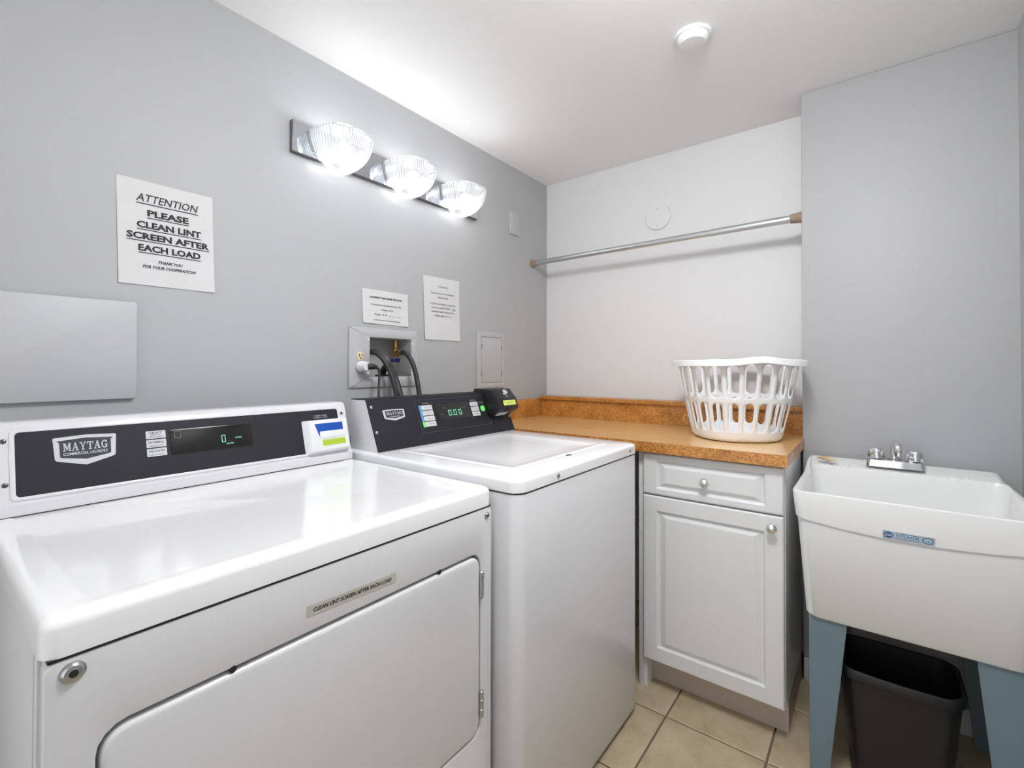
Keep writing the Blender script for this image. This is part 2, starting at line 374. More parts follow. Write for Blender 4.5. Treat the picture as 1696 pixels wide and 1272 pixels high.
# emblem
def emblem(fr, u0, u1, v0, v1, parent, h, second=True):
    um = (u0 + u1) / 2; wd = u1 - u0; ht = v1 - v0
    def P(a, b): return (u0 + a * wd, v0 + b * ht)
    out = [P(0, .93), P(.02, .955), P(.5, 1.0), P(.98, .955), P(1, .93), P(.975, .26), P(.955, .215), P(.90, .18), P(.5, 0), P(.10, .18), P(.045, .215), P(.025, .26)]
    inn = [P(.055, .845), P(.5, .90), P(.945, .845), P(.905, .78), P(.90, .33), P(.88, .30), P(.5, .19), P(.12, .30), P(.10, .33), P(.095, .78)]
    em = build('emblem', plate(fr, out, h, h + 0.0006), m_silver, parent, smooth=False)
    build('emblem_field', flat(fr, inn, h + 0.0008), m_navy, em, smooth=False, flipfix=False)
    g = serif_geo(fr, 'MAYTAG', u0 + .15 * wd, u1 - .15 * wd, v0 + .50 * ht, v0 + .76 * ht, h + 0.0011)
    if second: text_geo(fr, 'COMMERCIAL LAUNDRY', um, v0 + .405 * ht, .10 * ht, .70 * wd, h + 0.0011, bold=0.012, g=g)
    build('emblem_lettering', g, m_silver, em, smooth=False, flipfix=False)
    return em
emblem(FC, -2.1135, -2.0130, cv(0.9815), cv(1.0420), fas, 0.0011)
for k, (a, b) in enumerate((('HEAVY DUTY', 'HIGH HEAT'), ('NORMAL', 'MEDIUM HEAT'), ('DELICATES', 'LOW HEAT'))):
    z1 = cv(1.0370) - 0.0203 * k; z0 = z1 - 0.0176
    st = build('cycle_label', plate(FC, rr(-1.9605, -1.9230, z0, z1, 0.0006, 1), 0.001, 0.0018), m_label, fas, smooth=False)
    g = text_geo(FC, a.split()[0] if k == 0 else a, -1.9417, z1 - (0.0038 if k == 0 else 0.0058), 0.0042 if k == 0 else 0.0048, 0.025 if k == 0 else 0.030, 0.0021, bold=0.01)
    if k == 0: text_geo(FC, 'DUTY', -1.9417, z1 - 0.0090, 0.0042, 0.020, 0.0021, bold=0.01, g=g)
    text_geo(FC, b, -1.9417, z0 + 0.0035, 0.0030, 0.028, 0.0021, g=g)
    build('lettering', g, m_ink, st, smooth=False, flipfix=False)
scr = build('display', plate(FC, rr(-1.9150, -1.7325, cv(0.9790), cv(1.0360), 0.003), 0.0005, 0.0022), m_screen, fas, bevel=0.0008)
build('digit', ring(FC, rr(-1.8065, -1.7975, cv(0.9945), cv(1.0125), 0.001, 2), rr(-1.8048, -1.7992, cv(0.9962), cv(1.0108), 0.0008, 2), 0.0023, 0.0026), m_digit, scr, smooth=False)
for a, u, z in (('MINUTES', -1.7880, 0.9905), ('NORMAL', -1.7665, 1.0030)): build('lettering', text_geo(FC, a, u, cv(z), 0.0038, 0.017, 0.0026, bold=0.02), m_digit, scr, smooth=False, flipfix=False)
build('window_mark', ring(FC, rr(-1.9055, -1.8930, cv(1.0160), cv(1.0320), 0.0005, 1), rr(-1.9048, -1.8937, cv(1.0167), cv(1.0313), 0.0005, 1), 0.0022, 0.0025), m_greyink, scr, smooth=False)
# card reader
rd = G()
def slab(u0, u1, v0, v1, h0, h1, i): return [[FC(u, v, h) for u, v in rr(u0 + k, u1 - k, v0 + k, v1 - k, 0.004, 3)] for h, k in ((h0, 0), (h1 - 0.004, i), (h1, i + 0.004))]
rl = [[FC(u, v, 0.0) for u, v in rr(-1.5950, -1.4560, cv(0.9330), cv(1.0270), 0.004, 3)],
      [FC(u, v, 0.018) for u, v in rr(-1.5835, -1.4600, cv(0.9350), cv(1.0245), 0.004, 3)],
      [FC(u, v, 0.022) for u, v in rr(-1.5790, -1.4640, cv(0.9390), cv(1.0210), 0.004, 3)]]
reader = build('card_reader', rd.loops(rl, True, True), m_plastic, dry)
RB = 0.0222
build('card_slot_label', plate(FC, [(-1.5680, cv(1.0130)), (-1.5575, cv(0.9775)), (-1.5540, cv(0.9900)), (-1.4790, cv(0.9900)), (-1.4790, cv(1.0130))], RB, RB + 0.0008), m_blue, reader, smooth=False)
build('card_lip', plate(FC, rr(-1.5560, -1.4730, cv(0.9715), cv(0.9905), 0.002, 2), RB - 0.001, RB + 0.0030), m_plastic, reader, bevel=0.0012)
build('reader_lcd', plate(FC, rr(-1.5495, -1.4765, cv(0.9500), cv(0.9665), 0.0008, 1), RB, RB + 0.0006), m_lcd, reader, smooth=False)
for a, z in (('1. INSERT CARD', 1.0395), ('2. SELECT CYCLE', 1.0340)): build('lettering', text_geo(FC, a, -1.5340, cv(z), 0.0034, 0.044, 0.0016, bold=0.01), m_silver, fas, smooth=False, flipfix=False)
for y, z in ((-2.1812, 1.0415), (-2.1800, 0.9615), (-1.4625, 1.0415)): screw(FC(y, cv(z), 0.0), FC.n, 0.0038, dry, m_darksteel)
# strip sticker
FT = Frame((DX, -1.8150, 0.7905), (0, 1, -0.034), (0, 0.034, 1))
stk = build('strip_sticker', plate(FT, rr(-0.0885, 0.0885, -0.0085, 0.0085, 0.0006, 1), 0.0003, 0.0009), m_cream, dry, smooth=False)
stk['label'] = 'cream strip sticker with black capitals'
build('lettering', text_geo(FT, 'CLEAN LINT SCREEN AFTER EACH LOAD', 0, 0.0, 0.0066, 0.156, 0.0012, bold=0.035), m_ink, stk, smooth=False, flipfix=False)

# ================================================================== WASHER
WX, WY0, WY1 = 0.857, -1.428, -0.728
wsh = thing('washing_machine', 'white top-loading coin washer with black sloping console beside the wooden-look counter', 'washing machine', ((WX + 0.12) / 2, (WY0 + WY1) / 2, 0))
build('cabinet_body', G().loops([[(a, b, z) for a, b in rr(0.12, WX, WY0, WY1, 0.034, 8)] for z in (0.022, 0.8855)], True, True), m_white, wsh, bevel=0.0018, angle=60)
build('top_seam_shade', G().loops([[(a, b, z) for a, b in rr(0.13, WX + 0.0004, WY0 - 0.0002, WY1 + 0.0002, 0.034, 8)] for z in (0.8856, 0.8896)], True, True), m_black, wsh, smooth=False)  # black layer added to draw the dark shadow line below the deck
for yy in (WY0 + 0.06, WY1 - 0.06):
    for xx in (0.18, WX - 0.07): build('foot', G().lathe((xx, yy, 0), (0, 0, 1), [(0.018, 0), (0.018, 0.01), (0.010, 0.012), (0.010, 0.023)], 12), m_black, wsh)
wl = [[(a, b, 0.8895) for a, b in rr(0.12, WX + 0.001, WY0 - 0.001, WY1 + 0.001, 0.034, 8)]]
for a in range(5):
    t = a / 4 * PI / 2; i = 0.010 * (1 - math.cos(t)); z = 0.912 + 0.010 * math.sin(t)
    wl.append([(p, q, z) for p, q in rr(0.12 + i, WX + 0.001 - i, WY0 - 0.001 + i, WY1 + 0.001 - i, 0.034, 8)])
wl.append([(p, q, 0.922) for p, q in rr(0.325, 0.785, -1.347, -0.812, 0.016, 8)])
wl.append([(p, q, 0.917) for p, q in rr(0.328, 0.782, -1.344, -0.815, 0.016, 8)])
build('top_deck', G().loops(wl, True, True), m_white_lit, wsh)
ll = []
for i, z in ((0, 0.9175), (0, 0.9215), (0.002, 0.9232), (0.014, 0.9236), (0.030, 0.9205), (0.060, 0.9180), (0.150, 0.9165)):
    ll.append([(p, q, z) for p, q in rr(0.331 + i, 0.779 - i, -1.341 + i, -0.818 - i, 0.014, 8)])
build('lid', G().loops(ll, True, True), m_white_lit, wsh)
build('lid_finger_notch', G().lathe((0.782, -1.075, 0.9222), (0, 0, 1), [(0.002, 0), (0.010, 0.0004), (0.0105, 0.0007), (0.002, 0.0008)], 14), m_darksteel, wsh)
screw((WX + 0.001, -1.255, 0.9035), (1, 0, 0), 0.0055, wsh); screw((WX + 0.001, -0.800, 0.9035), (1, 0, 0), 0.0050, wsh)
# console: white ends, black sloping face that wraps over the top
wp = [(0.165, 0.9215), (0.3065, 0.9215), (0.2400, 1.0800), (0.165, 1.0800)]
build('console_body', G().loops([[(x, y, z) for x, z in wp] for y in (-1.4070, -0.7170)], True, True), m_plastic, wsh, smooth=False)
WV = Vector((-0.0665, 0, 0.1585)).normalized()
FW = Frame((0.3065, 0, 0.9215), (0, 1, 0), WV)
def wv(z): return (z - 0.9215) / WV.z
wf = build('fascia', plate(FW, rr(-1.4075, -0.7165, wv(0.9225), wv(1.0805), 0.001, 1), 0.0, 0.0025), m_fascia, wsh, smooth=False)
build('fascia_top', G().box(0.164, 0.2425, -1.4075, -0.7165, 1.0800, 1.0825), m_fascia, wsh, smooth=False)
ov = build('control_overlay', ring(FW, rr(-1.2180, -0.8460, wv(0.9570), wv(1.0690), 0.008), rr(-1.2162, -0.8478, wv(0.9588), wv(1.0672), 0.007), 0.0020, 0.0036), m_darksteel, wf)
emb = emblem(FW, -1.3560, -1.2690, wv(1.0100), wv(1.0460), wf, 0.0026, False)
build('emblem_lettering', text_geo(FW, 'COMMERCIAL', -1.3125, wv(1.0225), 0.0036, 0.045, 0.0040, bold=0.012), m_silver, emb, smooth=False, flipfix=False)
for k, a in enumerate(('WHITES', 'COLORS', 'DELICATES', 'NORMAL')):
    z1 = wv(1.0490) - 0.0200 * k; z0 = z1 - 0.0172
    st = build('cycle_button', plate(FW, rr(-1.1930, -1.1430, z0, z1, 0.001, 1), 0.002, 0.0042), m_label, wf, smooth=False)
    build('lettering', text_geo(FW, a, -1.1660, (z0 + z1) / 2, 0.0040, 0.030, 0.0045), m_greyink, st, smooth=False, flipfix=False)
    build('colour_strip', plate(FW, rr(-1.2030, -1.1930, z0 - 0.001, z1 + 0.001, 0.0005, 1), 0.002, 0.0034), m_ltblue if k < 3 else m_green, wf, smooth=False)
for k, a in enumerate(('SUPER', 'DELUXE', 'REGULAR')):
    z1 = wv(1.0470) - 0.0200 * k; z0 = z1 - 0.0172
    st = build('option_button', plate(FW, rr(-0.9440, -0.9000, z0, z1, 0.001, 1), 0.002, 0.0042), m_label, wf, smooth=False)
    build('lettering', text_geo(FW, a, -0.9220, (z0 + z1) / 2, 0.0040, 0.030, 0.0045), m_greyink, st, smooth=False, flipfix=False)
for a, u, z, l in (('COLORS', -1.1680, 1.0560, 0.028), ('OPTIONS', -0.9220, 1.0540, 0.028), ('START', -0.8760, 1.0430, 0.024)): build('lettering', text_geo(FW, a, u, wv(z), 0.0044, l, 0.0030), m_silver, wf, smooth=False, flipfix=False)
build('start_button', G().lathe(FW(-0.8765, wv(1.0195), 0.002), FW.n, [(0.0125, 0), (0.0125, 0.002), (0.011, 0.003), (0.0, 0.003)], 20), m_green, wf)
ws = build('display', plate(FW, rr(-1.1290, -0.9520, wv(0.9930), wv(1.0495), 0.003), 0.0022, 0.0034), m_screen, wf)
for u in (-1.0700, -1.0430, -1.0160): build('digit', ring(FW, rr(u, u + 0.0150, wv(1.0060), wv(1.0260), 0.001, 2), rr(u + 0.003, u + 0.012, wv(1.0088), wv(1.0232), 0.001, 2), 0.0036, 0.0040), m_digit, ws, smooth=False)
build('decimal_point', flat(FW, rr(-1.0505, -1.0470, wv(1.0060), wv(1.0090), 0.0005, 1), 0.004), m_digit, ws, smooth=False, flipfix=False)
for a, u, z, l in (('WASH', -1.0850, 1.0340, 0.016), ('LID', -1.1060, 1.0140, 0.012), ('RINSE', -0.9850, 1.0310, 0.020)): build('lettering', text_geo(FW, a, u, wv(z), 0.0035, l, 0.004, bold=0.01), m_dim, ws, smooth=False, flipfix=False)
for y, z in ((-1.3930, 1.0565), (-1.3950, 0.9800), (-0.7260, 0.9780)): screw(FW(y, wv(z), 0.0025), FW.n, 0.0042, wsh)
# black card reader clipped over the console end
rp = [(0.2000, 1.0825), (0.2000, 1.0965), (0.2950, 1.0960), (0.3230, 1.0640), (0.3290, 1.0630), (0.3420, 1.0200), (0.3350, 1.0130), (0.2950, 0.9870), (0.2780, 0.9900)]
kl = [[(x, y, z) for x, z in rp] for y in (-0.8560, -0.7330)]
kr = build('card_reader', G().loops(kl, True, True), m_black, wsh, bevel=0.003)
KF = Frame((0.3290, 0, 0.0), (0, 1, 0), (0, 0, 1))
n1 = Vector((-0.0130, 0, 0.0430)).normalized(); FK = Frame((0.3420, 0, 1.0200), (0, 1, 0), n1)
build('reader_lcd', plate(FK, rr(-0.8270, -0.7480, 0.013, 0.033, 0.001, 1), 0.0002, 0.0008), m_lcd2, kr, smooth=False)
build('reader_lcd_text', text_geo(FK, 'CARD READY', -0.7875, 0.023, 0.006, 0.050, 0.0011), m_ink, kr, smooth=False, flipfix=False)
n2 = Vector((-0.0280, 0, 0.0320)).normalized(); FK2 = Frame((0.3230, 0, 1.0640), (0, 1, 0), n2)
g = flat(FK2, [(-0.7800 + 0.0130 * math.cos(2 * PI * i / 18), 0.0270 + 0.0110 * math.sin(2 * PI * i / 18)) for i in range(18)], 0.0005)
flat(FK2, [(-0.8050, 0.0160), (-0.7900, 0.0100), (-0.7830, 0.0130), (-0.7960, 0.0200)], 0.0005, g); flat(FK2, rr(-0.7920, -0.7800, 0.0010, 0.0050, 0.001, 1), 0.0005, g)
build('white_mark', g, m_label, kr, smooth=False, flipfix=False)
n3 = Vector((0.0400, 0, 0.0260)).normalized(); FK3 = Frame((0.2950, 0, 0.9870), (0, 1, 0), n3)
build('card_slot', plate(FK3, rr(-0.8380, -0.7760, 0.004, 0.030, 0.002, 2), 0.0002, 0.0012), m_label, kr, smooth=False)

# ================================================================== WASHER WALL BOX, HOSES AND CORD
bx = thing('laundry_outlet_box', 'white recessed wall box with water valves and power outlet above the washer', 'outlet box', (0.0, -1.15, 1.105))
build('cover_plate', ring(WL, rr(-1.3120, -0.9880, 1.1080, 1.3330, 0.002, 3), rr(*HOLE, 0.001, 3), 0.0, 0.009), m_tape, bx, bevel=0.004)
h = HOLE
rec = G(); x0 = -0.092; h = (h[0] + 0.0008, h[1] - 0.0008, h[2] + 0.0008, h[3] - 0.0008)
rec.add([(0.004, h[0], h[2]), (0.004, h[1], h[2]), (0.004, h[1], h[3]), (0.004, h[0], h[3]), (x0, h[0], h[2]), (x0, h[1], h[2]), (x0, h[1], h[3]), (x0, h[0], h[3])],
        [(4, 5, 6, 7), (0, 1, 5, 4), (3, 7, 6, 2), (0, 4, 7, 3), (1, 2, 6, 5)])
build('recess_liner', rec, m_recess, bx, smooth=False, flipfix=False)
for y, z in ((h[0] - 0.010, h[3] - 0.008), (h[1] + 0.007, h[3] - 0.016), (h[1] + 0.006, h[2] + 0.012), (h[0] - 0.010, h[2] + 0.012)):
    build('screw', G().lathe((0.009, y, z), (1, 0, 0), [(0.0045, 0), (0.0042, 0.002), (0.0, 0.003)], 10), m_plastic, bx)
for y in (-1.212, -1.062):
    v = build('water_valve', G().lathe((-0.045, y, 1.225), (0, 0, 1), [(0.010, 0), (0.013, 0.004), (0.013, 0.034), (0.009, 0.038), (0.009, 0.072)], 14), m_brass, bx)
    build('valve_outlet', G().lathe((-0.045, y, 1.243), (1, 0, 0), [(0.011, 0), (0.011, 0.020), (0.0135, 0.021), (0.0135, 0.034), (0.010, 0.035)], 14), m_brass, v)
    build('valve_handle', G().box(-0.052, -0.036, y - 0.018, y + 0.018, 1.205, 1.221), m_bluevalve, v, bevel=0.004)
build('drain_opening', G().lathe((-0.045, -1.125, 1.1485), (0, 0, 1), [(0.030, 0), (0.030, 0.006), (0.024, 0.007), (0.022, 0.002)], 20), m_black, bx)
for z in (1.2255, 1.1870):
    oc = build('outlet_face', G().lathe((0.008, -1.2665, z), (1, 0, 0), [(0.0165, 0), (0.0165, 0.003), (0.015, 0.004), (0, 0.004)], 22), m_ivory, bx)
    g = G().box(0.0119, 0.0124, -1.2735, -1.2705, z - 0.001, z + 0.008).box(0.0119, 0.0124, -1.2625, -1.2595, z - 0.001, z + 0.008)
    g.lathe((0.0119, -1.2665, z - 0.0075), (1, 0, 0), [(0.003, 0), (0.003, 0.0005)], 10)
    build('outlet_slot_holes', g, m_slot, oc, smooth=False)
def hose(name, label, pts, r, cat='hose', m=m_hose): return tag(build(name, G().tube(spline(pts), r, 12), m), label, cat)
hose('supply_hose', 'black rubber supply hose curving from the brass valve nearer the outlet', [(-0.012, -1.212, 1.243), (0.010, -1.208, 1.242), (0.035, -1.196, 1.226), (0.055, -1.180, 1.190), (0.072, -1.168, 1.142), (0.088, -1.163, 1.080), (0.095, -1.16, 1.0), (0.095, -1.16, 0.90)], 0.0095)
hose('supply_hose', 'black rubber supply hose from the brass valve farther from the outlet', [(-0.012, -1.062, 1.243), (0.012, -1.066, 1.244), (0.035, -1.064, 1.232), (0.055, -1.056, 1.200), (0.071, -1.050, 1.145), (0.088, -1.050, 1.075), (0.095, -1.05, 1.0), (0.095, -1.05, 0.90)], 0.0095)
hose('drain_hose', 'thick grey-black drain hose hooked down into the wall box opening', [(-0.045, -1.125, 1.135), (-0.042, -1.126, 1.165), (-0.018, -1.130, 1.186), (0.012, -1.133, 1.182), (0.040, -1.136, 1.150), (0.065, -1.138, 1.110), (0.082, -1.138, 1.060), (0.088, -1.138, 0.98), (0.088, -1.138, 0.90)], 0.013)
ad = thing('power_adapter', 'round white plug-in adapter on the lower outlet socket', 'adapter', (0.012, -1.2665, 1.170))
build('adapter_body', G().lathe((0.0124, -1.2665, 1.187), (1, 0, 0), [(0.0200, 0), (0.0200, 0.014), (0.018, 0.018), (0.016, 0.040), (0.014, 0.042), (0, 0.042)], 24), m_plastic, ad)
pc = thing('power_lead', 'black power lead with moulded plug hanging from the white adapter', 'power lead', (0.06, -1.235, 0.90))
build('plug', G().tube([(0.0550, -1.2640, 1.187), (0.0585, -1.2560, 1.187), (0.062, -1.246, 1.186), (0.063, -1.236, 1.184), (0.063, -1.229, 1.181)], 0.01, 12, rad=[0.0115, 0.0115, 0.010, 0.0075, 0.0045]), m_black, pc)
build('cord', G().tube(spline([(0.063, -1.2300, 1.1815), (0.063, -1.2235, 1.174), (0.065, -1.2225, 1.155), (0.072, -1.230, 1.115), (0.085, -1.240, 1.06), (0.088, -1.24, 0.98), (0.088, -1.24, 0.90)]), 0.0045, 10), m_hose, pc)

# ================================================================== THINGS ON THE LEFT WALL
def paper_sheet(name, label, corners, texts, bulge=0.004, lm=m_ink, grey=None):
    """corners TL TR BR BL as (y, z)"""
    t = thing(name, label, 'sign', (0, sum(c[0] for c in corners) / 4, min(c[1] for c in corners)))
    TL, TR, BR, BL = [Vector(c) for c in corners]; n = 10
    def hh(a, b): return 0.0012 + bulge * (b ** 2) * (0.3 + 0.7 * abs(2 * a - 1) ** 2) + 0.0006 * math.sin(9 * a + 5 * b)
    def P(a, b, d=0.0):
        p = (TL * (1 - a) + TR * a) * (1 - b) + (BL * (1 - a) + BR * a) * b
        return (hh(a, b) + d, p.x, p.y)
    g = G(); vs = [P(i / n, j / n) for j in range(n + 1) for i in range(n + 1)] + [P(i / n, j / n, -0.0004) for j in range(n + 1) for i in range(n + 1)]
    fs = []; N = (n + 1) ** 2
    for j in range(n):
        for i in range(n):
            a = j * (n + 1) + i; q = (a, a + n + 1, a + n + 2, a + 1); fs += [q, tuple(x + N for x in reversed(q))]
    for i in range(n):
        for a, b in ((i, i + 1), (n * (n + 1) + i + 1, n * (n + 1) + i), ((i + 1) * (n + 1), i * (n + 1)), (i * (n + 1) + n, (i + 1) * (n + 1) + n)):
            fs.append((a, b, b + N, a + N))
    g.add(vs, fs); build('paper', g, m_paper, t)
    # lettering lies on the sheet: place in (a, b) then lift to the sheet's surface
    W_ = (TR - TL).length; H_ = (BL - TL).length
    flatf = Frame((0, 0, 0), (0, 1, 0), (0, 0, 1))
    for (body, a, b, hgt, wid, bold, sh, under, mm) in texts:
        gg = text_geo(Frame((0, 0, 0), (1, 0, 0), (0, 1, 0)), body, a * W_, -b * H_, hgt, wid, 0, bold=bold, shear=sh)
        if under:
            y = -b * H_ - hgt * 0.5 - under; k = len(gg.v)
            seg = 12; th = under * 0.55
            for q in range(seg):
                x0 = a * W_ - wid / 2 + wid * q / seg; x1 = x0 + wid / seg
                gg.add([(x0, y, 0), (x1, y, 0), (x1, y - th, 0), (x0, y - th, 0)], [(0, 1, 2, 3)])
        gg.v = [P(x / W_, -y / H_, 0.0007) for x, y, z in gg.v]
        build('lettering', gg, mm or lm, t, smooth=False, flipfix=False)
    return t
paper_sheet('lint_notice', 'large white paper notice asking to clean the lint screen, underlined bold capitals', [(-1.9749, 1.6700), (-1.7573, 1.6712), (-1.7497, 1.3986), (-1.9678, 1.3976)], [
    ('ATTENTION', .505, .160, .0205, .141, 0.010, 0.25, .0045, None),
    ('PLEASE', .505, .300, .0165, .094, 0.040, 0, .0040, None),
    ('CLEAN LINT', .520, .418, .0165, .147, 0.040, 0, .0040, None),
    ('SCREEN AFTER', .515, .528, .0165, .188, 0.040, 0, .0040, None),
    ('EACH LOAD', .520, .640, .0165, .142, 0.040, 0, .0040, None),
    ('THANK YOU', .515, .765, .0076, .056, 0.030, 0.3, 0, None),
    ('FOR YOUR COOPERATION!', .510, .818, .0076, .122, 0.030, 0.3, 0, None)], 0.003)
paper_sheet('pricing_notice', 'small half-sheet paper with laundry machine pricing above the outlet box', [(-1.2541, 1.4806), (-1.0374, 1.4808), (-1.0380, 1.3485), (-1.2520, 1.3520)], [
    ('LAUNDRY MACHINE PRICING', .50, .22, .0074, .152, 0.035, 0, 0, None),
    ('New laundry pricing beginning January, 2020', .51, .43, .0062, .142, 0.01, 0.2, 0, None),
    ('Washing   $1.50', .52, .57, .0066, .056, 0.012, 0, 0, None),
    ('Drying   $1.50', .38, .715, .0066, .058, 0.012, 0, 0, None),
    ('(for 45 minutes dry time)', .70, .735, .0046, .064, 0.0, 0.2, 0, m_greyink),
    ('THANK YOU FOR YOUR UNDERSTANDING!', .52, .885, .0046, .128, 0.008, 0.2, 0, None)], 0.005)
paper_sheet('washer_notice', 'tall white paper notice about overloading, next to the small blank panel', [(-0.9548, 1.5765), (-0.7359, 1.5790), (-0.7347, 1.3040), (-0.9463, 1.3030)], [
    ('ATTENTION', .52, .145, .0066, .060, 0.008, 0, 0, None),
    ('PLEASE DO NOT OVERLOAD', .52, .255, .0068, .142, 0.008, 0, 0, None),
    ('THE WASHER', .52, .320, .0068, .066, 0.008, 0, 0, None),
    ('IF YOU HAVE HEAVY LOADS OR', .52, .425, .0074, .152, 0.008, 0, 0, None),
    ('RUGS IN A RUSH THERE', .46, .485, .0074, .112, 0.008, 0, 0, None), ('IS A', .83, .492, .0110, .022, 0.02, 0.2, 0, None),
    ('LAUNDRY MAT ACROSS THE', .52, .548, .0074, .138, 0.008, 0, 0, None),
    ('STREET NEXT TO 7 11.', .52, .612, .0074, .106, 0.008, 0, 0, None)], 0.006)
bp = thing('breaker_panel', 'large grey painted flush panel door low on the wall under the lint notice', 'wall panel', (0.0, -2.12, 1.104))
build('panel_door', plate(WL, rr(-2.318, -1.9315, 1.1040, 1.3490, 0.007, 4), 0.002, 0.0135), m_tape, bp, bevel=0.002)
build('panel_frame', plate(WL, rr(-2.312, -1.9375, 1.1100, 1.3430, 0.004, 3), 0.0, 0.0022), m_black, bp)
build('latch', G().box(0.002, 0.008, -1.9315, -1.9285, 1.140, 1.152), m_tape, bp, bevel=0.001)
ap = thing('access_panel', 'small grey painted access panel with inset door near the wall corner', 'wall panel', (0.0, -0.51, 1.083))
build('panel_frame', ring(WL, rr(-0.6165, -0.4060, 1.0835, 1.3605, 0.002, 3), rr(-0.5840, -0.4300, 1.1085, 1.3330, 0.005, 3), 0.0, 0.0075), m_tape, ap, bevel=0.003)
build('panel_door', plate(WL, rr(-0.5828, -0.4312, 1.1097, 1.3318, 0.005, 3), 0.0, 0.0068), m_tape, ap, bevel=0.0012)
for z in (1.285, 1.155):
    for y in (-0.5835, -0.4306): build('hinge_slot', G().box(0.006, 0.0078, y - 0.0012, y + 0.0012, z - 0.012, z + 0.012), m_slot, ap, smooth=False)
sp = thing('blank_wall_plate', 'small blank painted wall plate high up beside the light fixture', 'wall plate', (0.0, -0.321, 1.887))
build('plate', plate(WL, rr(-0.3620, -0.2800, 1.8870, 2.0040, 0.002, 2), 0.0, 0.0100), m_tape, sp, bevel=0.003)

# light fixture
lf = thing('vanity_light', 'three-light wall fixture with polished backplate and ribbed glass half-bowl shades', 'light fixture', (0.0, -1.0805, 1.885))
build('backplate_box', G().box(0.0, 0.0190, -1.5320, -0.6290, 1.8880, 1.9915), m_edge, lf, bevel=0.001)
build('backplate_face', G().box(0.0188, 0.0205, -1.5310, -0.6300, 1.8890, 1.9905), m_mirror, lf, smooth=False)
NR = 72
for yc in (-1.3800, -1.0800, -0.7800):
    g = G(); ls = []
    A, B, Dp, gx, zr = 0.134, 0.098, 0.112, 0.0285, 1.9720
    prof = []
    for k in range(0, 15):
        t = k / 14 * PI / 2 * 0.97
        prof.append((math.cos(t) ** 0.85, -math.sin(t) * Dp))
    prof = [(0.985, 0.003)] + prof
    inner = [(r_ - 0.030 if r_ > 0.1 else r_ * 0.6, z_ + 0.004 if i_ > 1 else z_) for i_, (r_, z_) in enumerate(prof)]
    allp = list(reversed(inner)) + prof
    for r_, z_ in allp:
        lp = []
        for i in range(NR * 3 + 1):
            ph = -PI / 2 + PI * i / (NR * 3)
            kk = (abs(math.cos(ph)) ** 2.7 + abs(math.sin(ph)) ** 2.7) ** (-1 / 2.7)
            rib = kk * (1.0 + (0.012 if (0.15 < r_) else 0) * math.cos(ph * NR))
            lp.append((gx + A * r_ * rib * math.cos(ph), yc + B * r_ * rib * math.sin(ph), zr + z_))
        ls.append(lp)
    g.loops(ls, closed=False)
    sh = build('shade', g, m_glass, lf, flipfix=True)
    kf = lambda p: 0.985 * (abs(math.cos(p)) ** 2.7 + abs(math.sin(p)) ** 2.7) ** (-1 / 2.7)
    rim = [(gx + A * kf(p) * math.cos(p), yc + B * kf(p) * math.sin(p), zr + 0.002) for p in [-PI / 2 + PI * i / 40 for i in range(41)]]
    build('shade_rim', G().tube(rim, 0.0026, 8), m_glass, sh)
    hd = build('lamp_holder', G().lathe((0.0205, yc, 1.9180), (1, 0, 0), [(0.022, 0), (0.022, 0.004), (0.015, 0.006), (0.015, 0.030), (0.013, 0.032)], 18), m_chrome, lf)
    build('bulb', G().lathe((0.0530, yc, 1.9190), (0.80, 0, 0.35), [(0.010, 0), (0.013, 0.006), (0.020, 0.018), (0.0235, 0.030), (0.021, 0.042), (0.012, 0.050), (0.0, 0.0525)], 16), m_bulb, hd)

# ceiling lamp behind the camera (the room's second light) and the round detector
cl = thing('ceiling_lamp', 'round white dome lamp on the ceiling in the middle of the room', 'ceiling lamp', (1.32, -1.50, H - 0.10))
build('lamp_base', G().lathe((1.32, -1.50, H), (0, 0, -1), [(0.185, 0), (0.185, 0.020), (0.175, 0.024)], 36), m_plastic, cl)
build('diffuser', G().lathe((1.32, -1.50, H - 0.022), (0, 0, -1), [(0.165, 0), (0.172, 0.03), (0.165, 0.065), (0.135, 0.095), (0.085, 0.115), (0.04, 0.123), (0.0, 0.125)], 36), m_diff, cl)
sd = thing('smoke_detector', 'small round grey-white detector on the ceiling', 'detector', (1.058, -0.768, H - 0.03))
build('detector_base', G().lathe((1.058, -0.768, H), (0, 0, -1), [(0.056, 0), (0.056, 0.008), (0.052, 0.010)], 32), m_plastic, sd)
build('detector_cap', G().lathe((1.058, -0.768, H - 0.009), (0, 0, -1), [(0.048, 0), (0.046, 0.012), (0.038, 0.019), (0.0, 0.021)], 32), m_plastic, sd)

# ================================================================== FAR WALL: ROD AND ROUND COVER
rod = thing('tension_rod', 'telescoping galvanised metal rod spanning the alcove above the counter', 'rod', (0.65, -0.155, 1.75))
RA = Vector((0.0, -0.152, 1.7640)); RBv = Vector((XJ, -0.160, 1.7740)); rd_ = (RBv - RA).normalized(); L_ = (RBv - RA).length
RM = 0.735 * L_
build('inner_tube', G().tube([RA + rd_ * 0.010, RA + rd_ * (RM + 0.03)], 0.0138, 20), m_rod, rod)
build('outer_tube', G().lathe(RA + rd_ * RM, rd_, [(0.0138, 0), (0.0152, 0.001), (0.0152, L_ - RM - 0.008)], 20), m_rod, rod)
build('end_cap', G().lathe(RA, rd_, [(0.0220, 0), (0.0215, 0.006), (0.0180, 0.022), (0.0170, 0.034), (0.0145, 0.035)], 20), m_tan, rod)
build('end_cap', G().lathe(RBv, -rd_, [(0.0225, 0), (0.0215, 0.008), (0.0190, 0.026), (0.0180, 0.040), (0.0155, 0.041)], 20), m_tan, rod)
rc = thing('round_cover', 'round white painted cover plate screwed to the wall above the metal rod', 'cover plate', (0.664, 0.0, 1.872))
